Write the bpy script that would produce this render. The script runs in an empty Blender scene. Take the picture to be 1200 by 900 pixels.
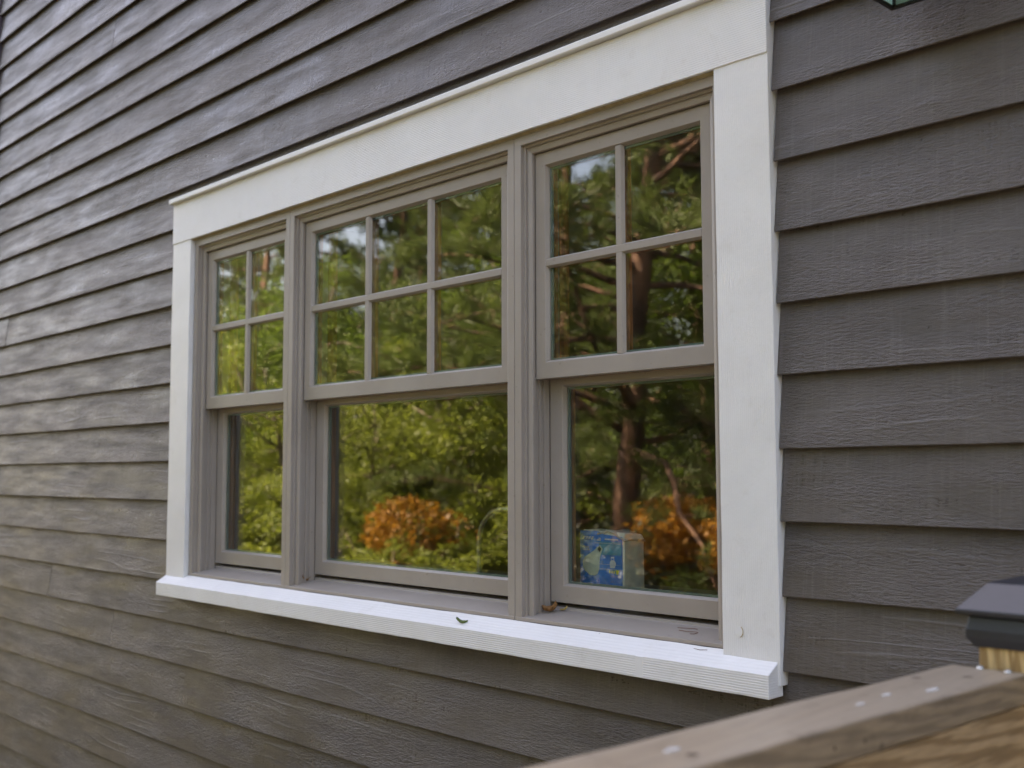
import bpy, bmesh, math, random
import numpy as np
from mathutils import Vector, Matrix
R = math.radians
random.seed(7)
rng = np.random.default_rng(11)
S = bpy.context.scene
C = S.collection

# ------------------------------------------------------------------ camera, sky, sun, exposure
ZC = 2.6                      # camera height above the ground; x, z below are relative to the camera
YC = -1.964                   # distance of the camera from the siding
cam_d = bpy.data.cameras.new('camera'); cam = bpy.data.objects.new('camera', cam_d); C.objects.link(cam)
yaw, pit, rol = R(46.5664), R(4.6411), R(-0.1178)
F = Vector((-math.sin(yaw)*math.cos(pit), math.cos(yaw)*math.cos(pit), math.sin(pit)))
RT = Vector((math.cos(yaw), math.sin(yaw), 0)); UP = RT.cross(F)
R2 = RT*math.cos(rol)+UP*math.sin(rol); U2 = UP*math.cos(rol)-RT*math.sin(rol)
cam.matrix_world = Matrix(((R2.x, U2.x, -F.x, 0), (R2.y, U2.y, -F.y, YC), (R2.z, U2.z, -F.z, ZC), (0, 0, 0, 1)))
cam_d.sensor_width = 36; cam_d.lens = 1294.14/1200*36
cam_d.clip_start = 0.05; cam_d.clip_end = 3000
cam_d.dof.use_dof = True; cam_d.dof.focus_distance = 2.55; cam_d.dof.aperture_fstop = 3.8
S.camera = cam

SUN_DIR = Vector((-0.34, 0.60, 0.72)).normalized()       # towards the sun, over the roof behind the house
w = bpy.data.worlds.new('World'); S.world = w; w.use_nodes = True
nt = w.node_tree; nt.nodes.clear()
sky = nt.nodes.new('ShaderNodeTexSky'); sky.sky_type = 'NISHITA'; sky.sun_disc = False
sky.sun_elevation = math.asin(SUN_DIR.z); sky.sun_rotation = math.atan2(SUN_DIR.x, SUN_DIR.y)
sky.air_density = 1.0; sky.dust_density = 4.5; sky.ozone_density = 1.0
bg = nt.nodes.new('ShaderNodeBackground'); bg.inputs[1].default_value = 0.12
ow = nt.nodes.new('ShaderNodeOutputWorld')
nt.links.new(sky.outputs[0], bg.inputs[0]); nt.links.new(bg.outputs[0], ow.inputs[0])
sd = bpy.data.lights.new('sun', 'SUN'); sd.energy = 4.5; sd.angle = R(0.53); sd.color = (1.0, 0.94, 0.85)
so = bpy.data.objects.new('sun', sd); C.objects.link(so); so.rotation_euler = SUN_DIR.to_track_quat('Z', 'Y').to_euler()
S.view_settings.view_transform = 'Standard'; S.view_settings.look = 'None'
S.view_settings.exposure = 3.12; S.view_settings.gamma = 1.0
S.view_settings.use_white_balance = True; S.view_settings.white_balance_temperature = 8250; S.view_settings.white_balance_tint = 20
S.cycles.use_denoising = True
S.cycles.max_bounces = 6; S.cycles.diffuse_bounces = 2; S.cycles.transparent_max_bounces = 16; S.cycles.glossy_bounces = 3; S.cycles.transmission_bounces = 4
S.cycles.sample_clamp_indirect = 6.0

# ------------------------------------------------------------------ helpers
def link(o, parent=None):
    C.objects.link(o)
    if parent is not None: o.parent = parent
    return o
def tag(o, label=None, cat=None, group=None, kind=None):
    if label: o['label'] = label
    if cat: o['category'] = cat
    if group: o['group'] = group
    if kind: o['kind'] = kind
    return o
def empty(name, loc=(0, 0, 0), parent=None):
    o = bpy.data.objects.new(name, None); o.location = loc; o.empty_display_size = 0.1
    return link(o, parent)
def mesh(name, V, Fc, mat, parent=None, smooth=False):
    me = bpy.data.meshes.new(name); me.from_pydata([tuple(v) for v in V], [], Fc); 
    bm = bmesh.new(); bm.from_mesh(me); bmesh.ops.recalc_face_normals(bm, faces=bm.faces); bm.to_mesh(me); bm.free()
    if mat: me.materials.append(mat)
    if smooth: me.polygons.foreach_set('use_smooth', [True]*len(me.polygons))
    o = bpy.data.objects.new(name, me); return link(o, parent)
class MB:
    """collects prisms and boxes for ONE mesh; coordinates x, y, z relative to camera x/z (z gets +ZC)"""
    def __init__(s): s.V = []; s.F = []
    def add(s, V, Fc):
        n = len(s.V); s.V += [tuple(v) for v in V]; s.F += [tuple(i+n for i in f) for f in Fc]; return s
    def box(s, x0, x1, y0, y1, z0, z1):
        return s.add([(x, y, z) for x in (x0, x1) for y in (y0, y1) for z in (z0, z1)],
                     [(0, 1, 3, 2), (4, 6, 7, 5), (0, 4, 5, 1), (2, 3, 7, 6), (0, 2, 6, 4), (1, 5, 7, 3)])
    def prism_x(s, prof, x0, x1):        # prof: list of (y, z)
        n = len(prof); V = [(x0, y, z) for y, z in prof]+[(x1, y, z) for y, z in prof]
        return s.add(V, [tuple(range(n)), tuple(range(2*n-1, n-1, -1))]+[(i, (i+1) % n, n+(i+1) % n, n+i) for i in range(n)])
    def prism_z(s, prof, z0, z1):        # prof: list of (x, y)
        n = len(prof); V = [(x, y, z0) for x, y in prof]+[(x, y, z1) for x, y in prof]
        return s.add(V, [tuple(range(n)), tuple(range(2*n-1, n-1, -1))]+[(i, (i+1) % n, n+(i+1) % n, n+i) for i in range(n)])
    def ring(s, x0, x1, z0, z1, prof, sides='LTRB'):
        """mitred frame; prof: list of (inset_side, inset_top, inset_bottom, y)"""
        n = len(prof)
        cs = [[(x0+a, y, z0+c), (x0+a, y, z1-b), (x1-a, y, z1-b), (x1-a, y, z0+c)] for a, b, c, y in prof]
        for k, sd_ in enumerate('LTRB'):
            if sd_ not in sides: continue
            A = [cs[i][k] for i in range(n)]; B = [cs[i][(k+1) % 4] for i in range(n)]
            s.add(A+B, [tuple(range(n)), tuple(range(2*n-1, n-1, -1))]+[(i, (i+1) % n, n+(i+1) % n, n+i) for i in range(n)])
        return s
    def tube(s, pts, rad, n=8, cap=True):
        pts = [Vector(p) for p in pts]
        if not hasattr(rad, '__len__'): rad = [rad]*len(pts)
        rings = []; ref = None
        for i, p in enumerate(pts):
            t = (pts[min(i+1, len(pts)-1)]-pts[max(i-1, 0)]).normalized()
            if ref is None: ref = t.orthogonal().normalized()
            a = (ref-t*ref.dot(t)).normalized(); b = t.cross(a); ref = a
            rings.append([p+(a*math.cos(2*math.pi*k/n)+b*math.sin(2*math.pi*k/n))*rad[i] for k in range(n)])
        V = [v for r in rings for v in r]
        Fc = [(i*n+k, i*n+(k+1) % n, (i+1)*n+(k+1) % n, (i+1)*n+k) for i in range(len(pts)-1) for k in range(n)]
        if cap: Fc += [tuple(range(n)), tuple(range((len(pts)-1)*n+n-1, (len(pts)-1)*n-1, -1))]
        return s.add(V, Fc)
    def lathe(s, prof, c=(0, 0, 0), n=20):   # prof (r, z)
        m = len(prof); V = [(c[0]+r*math.cos(2*math.pi*k/n), c[1]+r*math.sin(2*math.pi*k/n), c[2]+z) for r, z in prof for k in range(n)]
        Fc = [(i*n+k, i*n+(k+1) % n, (i+1)*n+(k+1) % n, (i+1)*n+k) for i in range(m-1) for k in range(n)]
        Fc += [tuple(range(n)), tuple(range(m*n-1, (m-1)*n-1, -1))]
        return s.add(V, Fc)
    def build(s, name, mat, parent=None, smooth=False, bevel=0, up=True, seg=2):
        V = [(x, y, z+(ZC if up else 0)) for x, y, z in s.V]
        o = mesh(name, V, s.F, mat, parent, smooth)
        if bevel:
            b = o.modifiers.new('bevel', 'BEVEL'); b.width = bevel; b.segments = seg; b.limit_method = 'ANGLE'; b.angle_limit = R(35)
            b.harden_normals = False
        return o

# ------------------------------------------------------------------ materials
class N:
    """small node builder"""
    def __init__(s, name):
        s.m = bpy.data.materials.new(name); s.m.use_nodes = True; s.t = s.m.node_tree; s.t.nodes.clear()
        s.out = s.n('OutputMaterial')
    def n(s, typ, **kw):
        nd = s.t.nodes.new('ShaderNode'+typ)
        for k, v in kw.items(): setattr(nd, k, v)
        return nd
    def l(s, a, b): s.t.links.new(a, b)
    def set(s, nd, **kw):
        for k, v in kw.items():
            nm = k.replace('_', ' ')
            inp = nd.inputs[nm]
            if hasattr(v, 'is_linked') or isinstance(v, bpy.types.NodeSocket): s.l(v, inp)
            else: inp.default_value = v
        return nd
    def coords(s, scale=(1, 1, 1), rand=True, kind='Object'):
        tc = s.n('TexCoord'); mp = s.n('Mapping'); mp.inputs['Scale'].default_value = scale
        s.l(tc.outputs[kind], mp.inputs['Vector'])
        if rand:
            oi = s.n('ObjectInfo'); mul = s.n('VectorMath', operation='MULTIPLY'); 
            cb = s.n('CombineXYZ'); s.l(oi.outputs['Random'], cb.inputs[0]); s.l(oi.outputs['Random'], cb.inputs[1]); s.l(oi.outputs['Random'], cb.inputs[2])
            s.l(cb.outputs[0], mul.inputs[0]); mul.inputs[1].default_value = (97.3, 41.7, 63.1)
            s.l(mul.outputs[0], mp.inputs['Location'])
        return mp.outputs[0]
    def noise(s, vec, scale=5, detail=4, rough=.55, dist=0):
        nd = s.n('TexNoise'); s.l(vec, nd.inputs['Vector']); nd.inputs['Scale'].default_value = scale
        nd.inputs['Detail'].default_value = detail; nd.inputs['Roughness'].default_value = rough; nd.inputs['Distortion'].default_value = dist
        return nd.outputs['Fac']
    def wave(s, vec, scale, dist=0, detail=2, dscale=1, direction='X', profile='SIN', typ='BANDS'):
        nd = s.n('TexWave', wave_type=typ, wave_profile=profile)
        if typ == 'BANDS': nd.bands_direction = direction
        else: nd.rings_direction = direction
        s.l(vec, nd.inputs['Vector']); nd.inputs['Scale'].default_value = scale; nd.inputs['Distortion'].default_value = dist
        nd.inputs['Detail'].default_value = detail; nd.inputs['Detail Scale'].default_value = dscale
        return nd.outputs['Fac']
    def ramp(s, fac, stops):
        nd = s.n('ValToRGB'); s.l(fac, nd.inputs[0]); el = nd.color_ramp.elements
        while len(el) < len(stops): el.new(0.5)
        for e, (p, c) in zip(el, stops):
            e.position = p; e.color = (c if hasattr(c, '__len__') else (c, c, c))[:3]+(1,) if hasattr(c, '__len__') else (c, c, c, 1)
        return nd.outputs[0]
    def math(s, op, a, b=None, clamp=False):
        nd = s.n('Math', operation=op, use_clamp=clamp)
        for i, v in enumerate((a, b)):
            if v is None: continue
            if isinstance(v, (int, float)): nd.inputs[i].default_value = v
            else: s.l(v, nd.inputs[i])
        return nd.outputs[0]
    def mix(s, fac, a, b, blend='MIX'):
        nd = s.n('Mix', data_type='RGBA', blend_type=blend)
        for i, v in ((0, fac), (6, a), (7, b)):
            if isinstance(v, (int, float)): nd.inputs[i].default_value = v
            elif isinstance(v, tuple): nd.inputs[i].default_value = v if len(v) == 4 else v+(1,)
            else: s.l(v, nd.inputs[i])
        return nd.outputs[2]
    def bump(s, h, strength=.5, dist=.001, normal=None):
        nd = s.n('Bump'); nd.inputs['Strength'].default_value = strength; nd.inputs['Distance'].default_value = dist
        s.l(h, nd.inputs['Height'])
        if normal is not None: s.l(normal, nd.inputs['Normal'])
        return nd.outputs[0]
    def bsdf(s, base, rough=.5, spec=.5, normal=None, metal=0, **kw):
        b = s.n('BsdfPrincipled')
        for nm, v in (('Base Color', base), ('Roughness', rough), ('Specular IOR Level', spec), ('Metallic', metal)):
            if isinstance(v, (int, float)): b.inputs[nm].default_value = v
            elif isinstance(v, tuple): b.inputs[nm].default_value = v if len(v) == 4 else v+(1,)
            else: s.l(v, b.inputs[nm])
        if normal is not None: s.l(normal, b.inputs['Normal'])
        s.l(b.outputs[0], s.out.inputs[0]); s.b = b
        return s.m

def m_siding():
    """painted rough sawn clapboard"""
    k = N('siding_paint')
    cg = k.coords((0.5, 1, 4.2))
    lines = k.wave(cg, 2.3, 15, 3, .75, 'Z')                         # wandering cathedral grain
    mask = k.ramp(k.noise(k.coords((.7, 1, 3.4)), 2.6, 2, .5), [(.54, 0.0), (.68, 1.0)])
    cath = k.math('MULTIPLY', k.ramp(lines, [(.70, 0.0), (.90, 0.2), (.985, 1.0)]), mask)
    fib = k.noise(k.coords((1, 1, 5.0)), 52, 3, .6, .5)               # short raised fibres
    rough_m = k.ramp(k.noise(k.coords((.9, 1, 2.4)), 3.4, 2, .5), [(.36, .22), (.62, 1.0)])
    saw = k.noise(k.coords((24, 4, 1.0)), 5.0, 3, .62)                # saw marks across the board
    vo = k.n('TexVoronoi', feature='F1'); k.l(k.coords((1.5, 1, 4.4)), vo.inputs['Vector']); vo.inputs['Scale'].default_value = 2.0
    knot = k.ramp(vo.outputs['Distance'], [(.0, .2), (.03, 1.0), (.06, .5), (.09, 0.0)])
    h = k.math('ADD', k.math('MULTIPLY', cath, .36), k.math('MULTIPLY', k.math('MULTIPLY', fib, rough_m), 1.5))
    h = k.math('ADD', h, k.math('MULTIPLY', saw, .40))
    h = k.math('ADD', h, k.math('MULTIPLY', knot, .35))
    nrm = k.bump(h, .95, .0030)
    oi = k.n('ObjectInfo')
    val = k.math('ADD', k.math('MULTIPLY', rough_m, .4), k.math('MULTIPLY', oi.outputs['Random'], .6))
    col = k.ramp(val, [(.1, (.076, .062, .054)), (.9, (.098, .081, .071))])
    smud = k.noise(k.coords((1.6, 1, 3.0)), 2.2, 5, .68)
    col = k.mix(k.ramp(smud, [(.50, 0.0), (.72, .75)]), col, (.047, .038, .034))
    col = k.mix(k.ramp(smud, [(.24, .55), (.44, 0.0)]), col, (.135, .117, .106))
    col = k.mix(k.math('MULTIPLY', cath, .32), col, (.23, .215, .205))
    streak = k.ramp(saw, [(.52, 0.0), (.74, 1.0)])
    col = k.mix(k.math('MULTIPLY', streak, .17), col, (.22, .20, .19))
    col = k.mix(k.ramp(fib, [(.30, .42), (.44, 0.0)]), col, (.045, .038, .034))
    v2 = k.n('TexVoronoi', feature='F1'); k.l(k.coords((1, 1, 1)), v2.inputs['Vector']); v2.inputs['Scale'].default_value = 7.0
    col = k.mix(k.ramp(v2.outputs['Distance'], [(.0, .6), (.017, .55), (.028, 0.0)]), col, (.042, .037, .034))
    v3 = k.n('TexVoronoi', feature='F1'); k.l(k.coords((1.5, 1, .6)), v3.inputs['Vector']); v3.inputs['Scale'].default_value = 3.6
    col = k.mix(k.ramp(v3.outputs['Distance'], [(.0, .75), (.008, .7), (.014, 0.0)]), col, (.6, .6, .58))
    rg = k.math('ADD', k.math('ADD', k.math('MULTIPLY', fib, .26), k.math('MULTIPLY', saw, .26)), k.ramp(k.noise(k.coords((1.1, 1, 9.0)), 3.0, 4, .65), [(.36, .04), (.66, .30)]))
    return k.bsdf(col, rg, .62, nrm)

def m_white(name, axis, dist=.0013, freq=62.0):
    """white paint over combed trim board; ribs run along the board"""
    k = N(name); g = k.coords((1, 1, 1))
    if axis == 'ALL': rib = k.noise(g, 90, 3, .5)
    else: rib = k.wave(g, freq, .9, 2, 1.2, axis)
    broad = k.noise(g, 9, 4, .6)
    rag = k.noise(k.coords((1, 1, 1)), 45, 5, .65)
    fade = k.ramp(k.noise(k.coords((1.2, 1, 1.2)), 3.2, 3, .5), [(.32, .25), (.62, 1.0)])
    vo = k.n('TexVoronoi', feature='F1'); k.l(g, vo.inputs['Vector']); vo.inputs['Scale'].default_value = 6.5
    dim = k.ramp(vo.outputs['Distance'], [(.0, 0.0), (.045, .6), (.06, 1.0)])
    h = k.math('MULTIPLY', rib, fade)
    h = k.math('ADD', h, k.math('MULTIPLY', rag, .9))
    h = k.math('ADD', h, k.math('MULTIPLY', dim, .5))
    nrm = k.bump(h, .5, dist)
    col = k.ramp(broad, [(.3, (.735, .73, .715)), (.7, (.775, .772, .76))])
    gr = k.noise(k.coords((2.5, 1, 2.5)), 6, 6, .75)
    col = k.mix(k.ramp(gr, [(.58, 0.0), (.78, .30)]), col, (.50, .46, .40))
    v2 = k.n('TexVoronoi', feature='F1'); k.l(k.coords((1, 1, 1)), v2.inputs['Vector']); v2.inputs['Scale'].default_value = 8.5
    sp = k.ramp(v2.outputs['Distance'], [(.0, 1.0), (.015, 1.0), (.024, 0.0)])
    col = k.mix(k.math('MULTIPLY', sp, .6), col, (.16, .13, .10))
    groove = k.ramp(rib, [(.0, 1.0), (.35, 0.0)])
    col = k.mix(k.math('MULTIPLY', k.math('MULTIPLY', groove, fade), .16), col, (.45, .43, .40))
    return k.bsdf(col, .42, .45, nrm)

def m_frame():
    k = N('frame_taupe'); g = k.coords((1, 1, 1))
    n1 = k.noise(g, 6, 4, .6); n2 = k.noise(g, 220, 3, .5)
    col = k.ramp(n1, [(.3, (.300, .262, .228)), (.7, (.340, .300, .265))])
    sp = k.noise(g, 75, 2, .5); col = k.mix(k.math('MULTIPLY', k.ramp(sp, [(.70, 0.0), (.76, 1.0)]), .35), col, (.16, .13, .11))
    return k.bsdf(col, .38, .5, k.bump(n2, .25, .0002))
def m_plain(name, col, rough=.5, spec=.5, metal=0, var=.12, scale=20, bump=.0003):
    k = N(name); g = k.coords((1, 1, 1)); n1 = k.noise(g, scale, 4, .6)
    a = tuple(c*(1-var) for c in col); b = tuple(min(1, c*(1+var)) for c in col)
    return k.bsdf(k.ramp(n1, [(.3, a), (.7, b)]), rough, spec, k.bump(k.noise(g, scale*6, 3, .5), .3, bump), metal)
def m_wood(name, light, dark, axis, grain=1.0, rough=.6, weather_skylight=None, stain=False, ringscale=16, bump=.0008):
    """long grain along axis"""
    k = N(name); st = {'X': (.10, 1, 1), 'Y': (1, .10, 1), 'Z': (1, 1, .10)}[axis]
    g = k.coords(st)
    ring = k.wave(g, ringscale, 7, 3, 1.5, 'DIAGONAL'); fib = k.noise(g, 160, 4, .6); broad = k.noise(g, 6, 4, .6)
    col = k.ramp(ring, [(.15, dark), (.6, light)])
    col = k.mix(k.math('MULTIPLY', k.ramp(fib, [(.35, 1.0), (.6, 0.0)]), .4*grain), col, tuple(c*.45 for c in dark))
    h = k.math('ADD', k.math('MULTIPLY', fib, .7), k.math('MULTIPLY', ring, .5))
    if weather_skylight:
        ge = k.n('NewGeometry'); sx = k.n('SeparateXYZ'); k.l(ge.outputs['Normal'], sx.inputs[0])
        top = k.ramp(sx.outputs[2], [(.35, .12), (.85, 1.0)])         # upper faces painted paler for the sky light, over real weathering
        wm = k.math('MULTIPLY', k.ramp(broad, [(.22, .35), (.60, 1.0)]), top); col = k.mix(wm, col, weather_skylight)
        gg = k.coords((1, 1, 1))
        fine = k.noise(gg, 26, 5, .7); col = k.mix(k.ramp(fine, [(.56, 0.0), (.74, .5)]), col, tuple(c*.4 for c in dark))
        vo = k.n('TexVoronoi', feature='F1'); k.l(gg, vo.inputs['Vector']); vo.inputs['Scale'].default_value = 13
        col = k.mix(k.ramp(vo.outputs['Distance'], [(.0, .9), (.06, .8), (.10, 0.0)]), col, (.035, .022, .013))
    return k.bsdf(col, rough, .4, k.bump(h, .6, bump))
def m_glass(name, f0=.054, wob=.0007, rough=0.0):
    """clear pane: passes light straight through and mirrors by Schlick's law on each face"""
    k = N(name)
    geo = k.n('NewGeometry'); dt = k.n('VectorMath', operation='DOT_PRODUCT')
    k.l(geo.outputs['Incoming'], dt.inputs[0]); k.l(geo.outputs['Normal'], dt.inputs[1])
    c = k.math('ABSOLUTE', dt.outputs['Value']); x = k.math('POWER', k.math('SUBTRACT', 1.0, c, True), 5.0)
    fac = k.math('ADD', k.math('MULTIPLY', x, 1-f0), f0, True)
    tr = k.n('BsdfTransparent'); tr.inputs[0].default_value = (.965, .975, .965, 1)
    gl = k.n('BsdfGlossy'); gl.inputs['Roughness'].default_value = rough; gl.inputs['Color'].default_value = (1, 1, 1, 1)
    g = k.coords((1, 1, 1), rand=True); k.l(k.bump(k.noise(g, 2.0, 2, .5), 1.0, wob), gl.inputs['Normal'])
    mx = k.n('MixShader'); k.l(fac, mx.inputs[0]); k.l(tr.outputs[0], mx.inputs[1]); k.l(gl.outputs[0], mx.inputs[2])
    # thin dust film
    df = k.n('BsdfDiffuse'); df.inputs[0].default_value = (.55, .52, .46, 1)
    du = k.ramp(k.noise(g, 60, 6, .75), [(.52, 0.0), (.80, .022)])
    m2 = k.n('MixShader'); k.l(du, m2.inputs[0]); k.l(mx.outputs[0], m2.inputs[1]); k.l(df.outputs[0], m2.inputs[2])
    k.l(m2.outputs[0], k.out.inputs[0]); return k.m
def m_leaf(name, c1, c2, trans=.45, rough=.5):
    k = N(name); g = k.coords((1, 1, 1)); n1 = k.noise(g, .9, 4, .7); n2 = k.noise(g, 9, 2, .6)
    col = k.ramp(k.math('ADD', k.math('MULTIPLY', n1, .6), k.math('MULTIPLY', n2, .4)), [(.36, c1), (.62, c2)])
    b = k.n('BsdfPrincipled'); k.l(col, b.inputs['Base Color']); b.inputs['Roughness'].default_value = rough; b.inputs['Specular IOR Level'].default_value = .35
    t = k.n('BsdfTranslucent'); k.l(k.mix(.5, col, tuple(min(1, c*1.8) for c in c2)), t.inputs[0])
    mx = k.n('MixShader'); mx.inputs[0].default_value = trans; k.l(b.outputs[0], mx.inputs[1]); k.l(t.outputs[0], mx.inputs[2])
    k.l(mx.outputs[0], k.out.inputs[0]); return k.m
def m_ground():
    k = N('ground_dry_grass'); g = k.coords((1, 1, 1), rand=False)
    a = k.noise(g, .35, 6, .7); b = k.noise(g, 9, 5, .7)
    col = k.ramp(k.math('ADD', k.math('MULTIPLY', a, .6), k.math('MULTIPLY', b, .4)), [(.35, (.015, .017, .009)), (.5, (.025, .024, .015)), (.65, (.040, .034, .024))])
    return k.bsdf(col, .9, .2, k.bump(b, .8, .05))

M = dict(siding=m_siding(), white_h=m_white('white_trim_head', 'Z'), white_v=m_white('white_trim_side', 'X'), white_s=m_white('white_trim_sill', 'Z', .0014, 60.0),
    white_p=m_white('white_trim_plain', 'ALL', .0004), frame=m_frame(),
    stain=m_wood('stained_pine', (.42, .17, .05), (.24, .085, .024), 'Z', .6, .45),
    glass=m_glass('window_glass'), spacer=m_plain('spacer_metal', (.10, .15, .135), .35, .5, .0),
    gasket=m_plain('dark_gasket', (.03, .032, .03), .6), caulk=m_plain('caulk_bounce_tint', (.40, .32, .18), .7, .3, 0, .25, 60),  # caulk yellow paints in the warm bounce off the ground
    rail=m_wood('weathered_rail', (.29, .21, .132), (.195, .14, .088), 'Y', 1.0, .38, weather_skylight=(.34, .29, .228), ringscale=34),
    railside=m_wood('rail_side_pine', (.42, .28, .15), (.25, .155, .075), 'Y', .9, .6, ringscale=26),
    post=m_wood('post_pine', (.66, .46, .22), (.36, .22, .09), 'Z', 1.0, .6, ringscale=30),
    cap=m_plain('black_post_cap', (.020, .022, .028), .33, .7, 0, .15, 40), iron=m_plain('black_lantern_metal', (.014, .013, .013), .4, .5),
    steel=m_plain('screw_steel', (.55, .55, .53), .35, .5, .9), drop=m_plain('dried_dropping', (.46, .45, .43), .8, .3, 0, .35, 160),
    ground=m_ground(), bark=None)

# ------------------------------------------------------------------ ground and deck
gs = mesh('ground', [(-900, -900, 0), (900, -900, 0), (900, 900, 0), (-900, 900, 0)], [(0, 1, 2, 3)], M['ground'])
tag(gs, 'dry grassy ground around the house', 'ground', kind='structure')
deck = empty('deck', (0, 0, 0)); tag(deck, 'weathered plank deck beside the house wall', 'deck', kind='structure')
for i in range(26):
    x0 = -.70+i*.145
    MB().box(x0, x0+.138, -5.2, -.02, -1.235, -1.20).build('deck_board', M['rail'], deck)

# ------------------------------------------------------------------ house: siding boards, sheathing, roof, room
house = empty('house', (0, 0, 0))
tag(house, 'dark grey brown clapboard house wall surrounding the white cased window', 'house')
E_ = .15; Z0 = .3368*E_
XL, XR = -6.05, 4.2
WX0, WX1, WZ0, WZ1 = -3.9605, -1.2725, -.4515, 1.061
BT = .018
def board_piece(mb, x0, x1, zb, zt, zcut0=None, zcut1=None, seed=0):
    """one run of bevel siding; zb is the butt line, optional cuts above/below"""
    lo = zb if zcut0 is None else max(zb, zcut0); hi = zt if zcut1 is None else min(zt, zcut1)
    if hi-lo < .012 or x1-x0 < .003: return
    n = max(2, int((x1-x0)/.12)+1); r = random.Random(seed)
    xs = [x0+(x1-x0)*i/(n-1) for i in range(n)]
    fy = lambda z: -.008+BT*(z-zb)/E_                                   # bevelled face
    m = 5; V = []
    ph = [r.uniform(0, 6.28) for _ in range(4)]
    for i, x in enumerate(xs):
        wob = .0007*math.sin(x*2.1+ph[0])+.0004*math.sin(x*7.3+ph[1])+r.uniform(-.00035, .00035)
        dep = .0008*math.sin(x*1.3+ph[2])+r.uniform(-.0003, .0003)
        V.append((x, fy(lo)+BT-.002, lo+.011+wob))                         # back of the butt
        V.append((x, fy(lo)+.0016+dep, lo+wob))                   # rounded lower edge
        V.append((x, fy(lo)+.0002+dep, lo+.0018+wob))
        for j in range(m):
            z = lo+.0018+(hi-lo-.0018)*(j+1)/m
            V.append((x, fy(z)+dep+r.uniform(-.00025, .00025), z))
        V.append((x, fy(hi)+.006+(.003 if hi > zb+.16 else 0), hi))
    k = 3+m+1
    Fc = [(i*k+j, (i+1)*k+j, (i+1)*k+(j+1) % k, i*k+(j+1) % k) for i in range(n-1) for j in range(k)]
    Fc += [tuple(range(k)), tuple((n-1)*k+j for j in range(k-1, -1, -1))]
    mb.add(V, Fc)
JOINTS = {-4: [-5.139], -5: [-4.4615], 9: [-5.3], 12: [-4.6], 2: [.9], -2: [1.6], 7: [.8], 15: [-3.1], 4: [-5.8]}
for kx in range(-17, 23):
    zb = Z0+kx*E_; zt = zb+E_+.018
    runs = [XL]+sorted(JOINTS.get(kx, []))+[XR]
    vis_top = zb+E_
    for a, b in zip(runs[:-1], runs[1:]):
        a2, b2 = a+.0012, b-.0012
        hit = zb < WZ1 and vis_top > WZ0 and b2 > WX0 and a2 < WX1
        if not hit:
            mb = MB(); board_piece(mb, a2, b2, zb, zt, seed=kx*31+1); mb.build('siding_board', M['siding'], house); continue
        jl, jr = random.uniform(.0015, .003), random.uniform(.0015, .0045)
        through = zb < WZ0-.01 or vis_top > WZ1+.01
        mbl, mbr = MB(), MB()
        board_piece(mbl, a2, WX0-jl, zb, zt, seed=kx*31+2)
        tgt = mbl if through else mbr
        if zb < WZ0-.01: board_piece(tgt, WX0-jl, -1.3018, zb, zt, zcut1=WZ0-.001, seed=kx*31+3)
        if zb < WZ0-.01: board_piece(tgt, -1.3015, WX1+jr, zb, zt, zcut1=-.4285, seed=kx*31+5)
        if vis_top > WZ1+.01: board_piece(tgt, WX0-jl, WX1+jr, zb, zt, zcut0=WZ1+.002, seed=kx*31+3)
        board_piece(tgt, WX1+jr, b2, zb, zt, seed=kx*31+4)
        if mbl.V: mbl.build('siding_board', M['siding'], house)
        if mbr.V: mbr.build('siding_board', M['siding'], house)
ZT = Z0+23*E_                                                    # top of the siding
mdark = m_plain('sheathing_board', (.05, .045, .04), .9, .2)
wall_in = m_plain('cream_plaster', (.20, .15, .10), .8, .2, 0, .05, 3)
OX0, OX1, OZ0, OZ1 = -3.822, -1.396, -.372, .886                  # opening
sh = MB()
for x0, x1, z0, z1 in ((XL, OX0, -2.6, ZT), (OX1, XR, -2.6, ZT), (OX0, OX1, -2.6, OZ0), (OX0, OX1, OZ1, ZT)): sh.box(x0, x1, .027, .128, z0, z1)
sh.build('wall_core', mdark, house)
pl = MB()
for x0, x1, z0, z1 in ((XL+.1, OX0-.0, -1.1, 1.6), (OX1, XR, -1.1, 1.6), (OX0, OX1, -1.1, OZ0-.02), (OX0, OX1, OZ1, 1.6)): pl.box(x0, x1, .1285, .142, z0, z1)
pl.build('interior_wall', wall_in, house)
MB().box(XL+.1, XR, 4.0, 4.1, -1.1, 1.6).build('back_wall', wall_in, house)
MB().box(XL, XL+.1, .1285, 8.0, -2.6, ZT).build('gable_wall', M['siding'], house)
MB().box(XR-.02, XR+.1, .1285, 8.0, -2.6, ZT).build('gable_wall', M['siding'], house)
MB().box(XL, XR, 7.9, 8.0, -2.6, ZT).build('rear_wall', M['siding'], house)
MB().box(XL+.1, XR-.02, .1425, 3.999, -1.2, -1.101).build('room_floor', M['railside'], house)
MB().box(XL+.1, XR-.02, .1425, 3.999, 1.601, 1.7).build('ceiling', m_plain('ceiling_white', (.45, .42, .37), .9), house)
MB().prism_x([(-.12, ZT), (-.12, ZT+.16), (4.0, ZT+2.6), (8.1, ZT+.16), (8.1, ZT)], XL-.3, XR+.3).build('roof', m_plain('roof_shingle', (.08, .075, .07), .9), house)
MB().box(XL-.022, XL-.001, -.012, .12, -2.5, ZT-.001).build('corner_board', m_plain('dark_corner_paint', (.05, .035, .05), .5), house)

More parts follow.
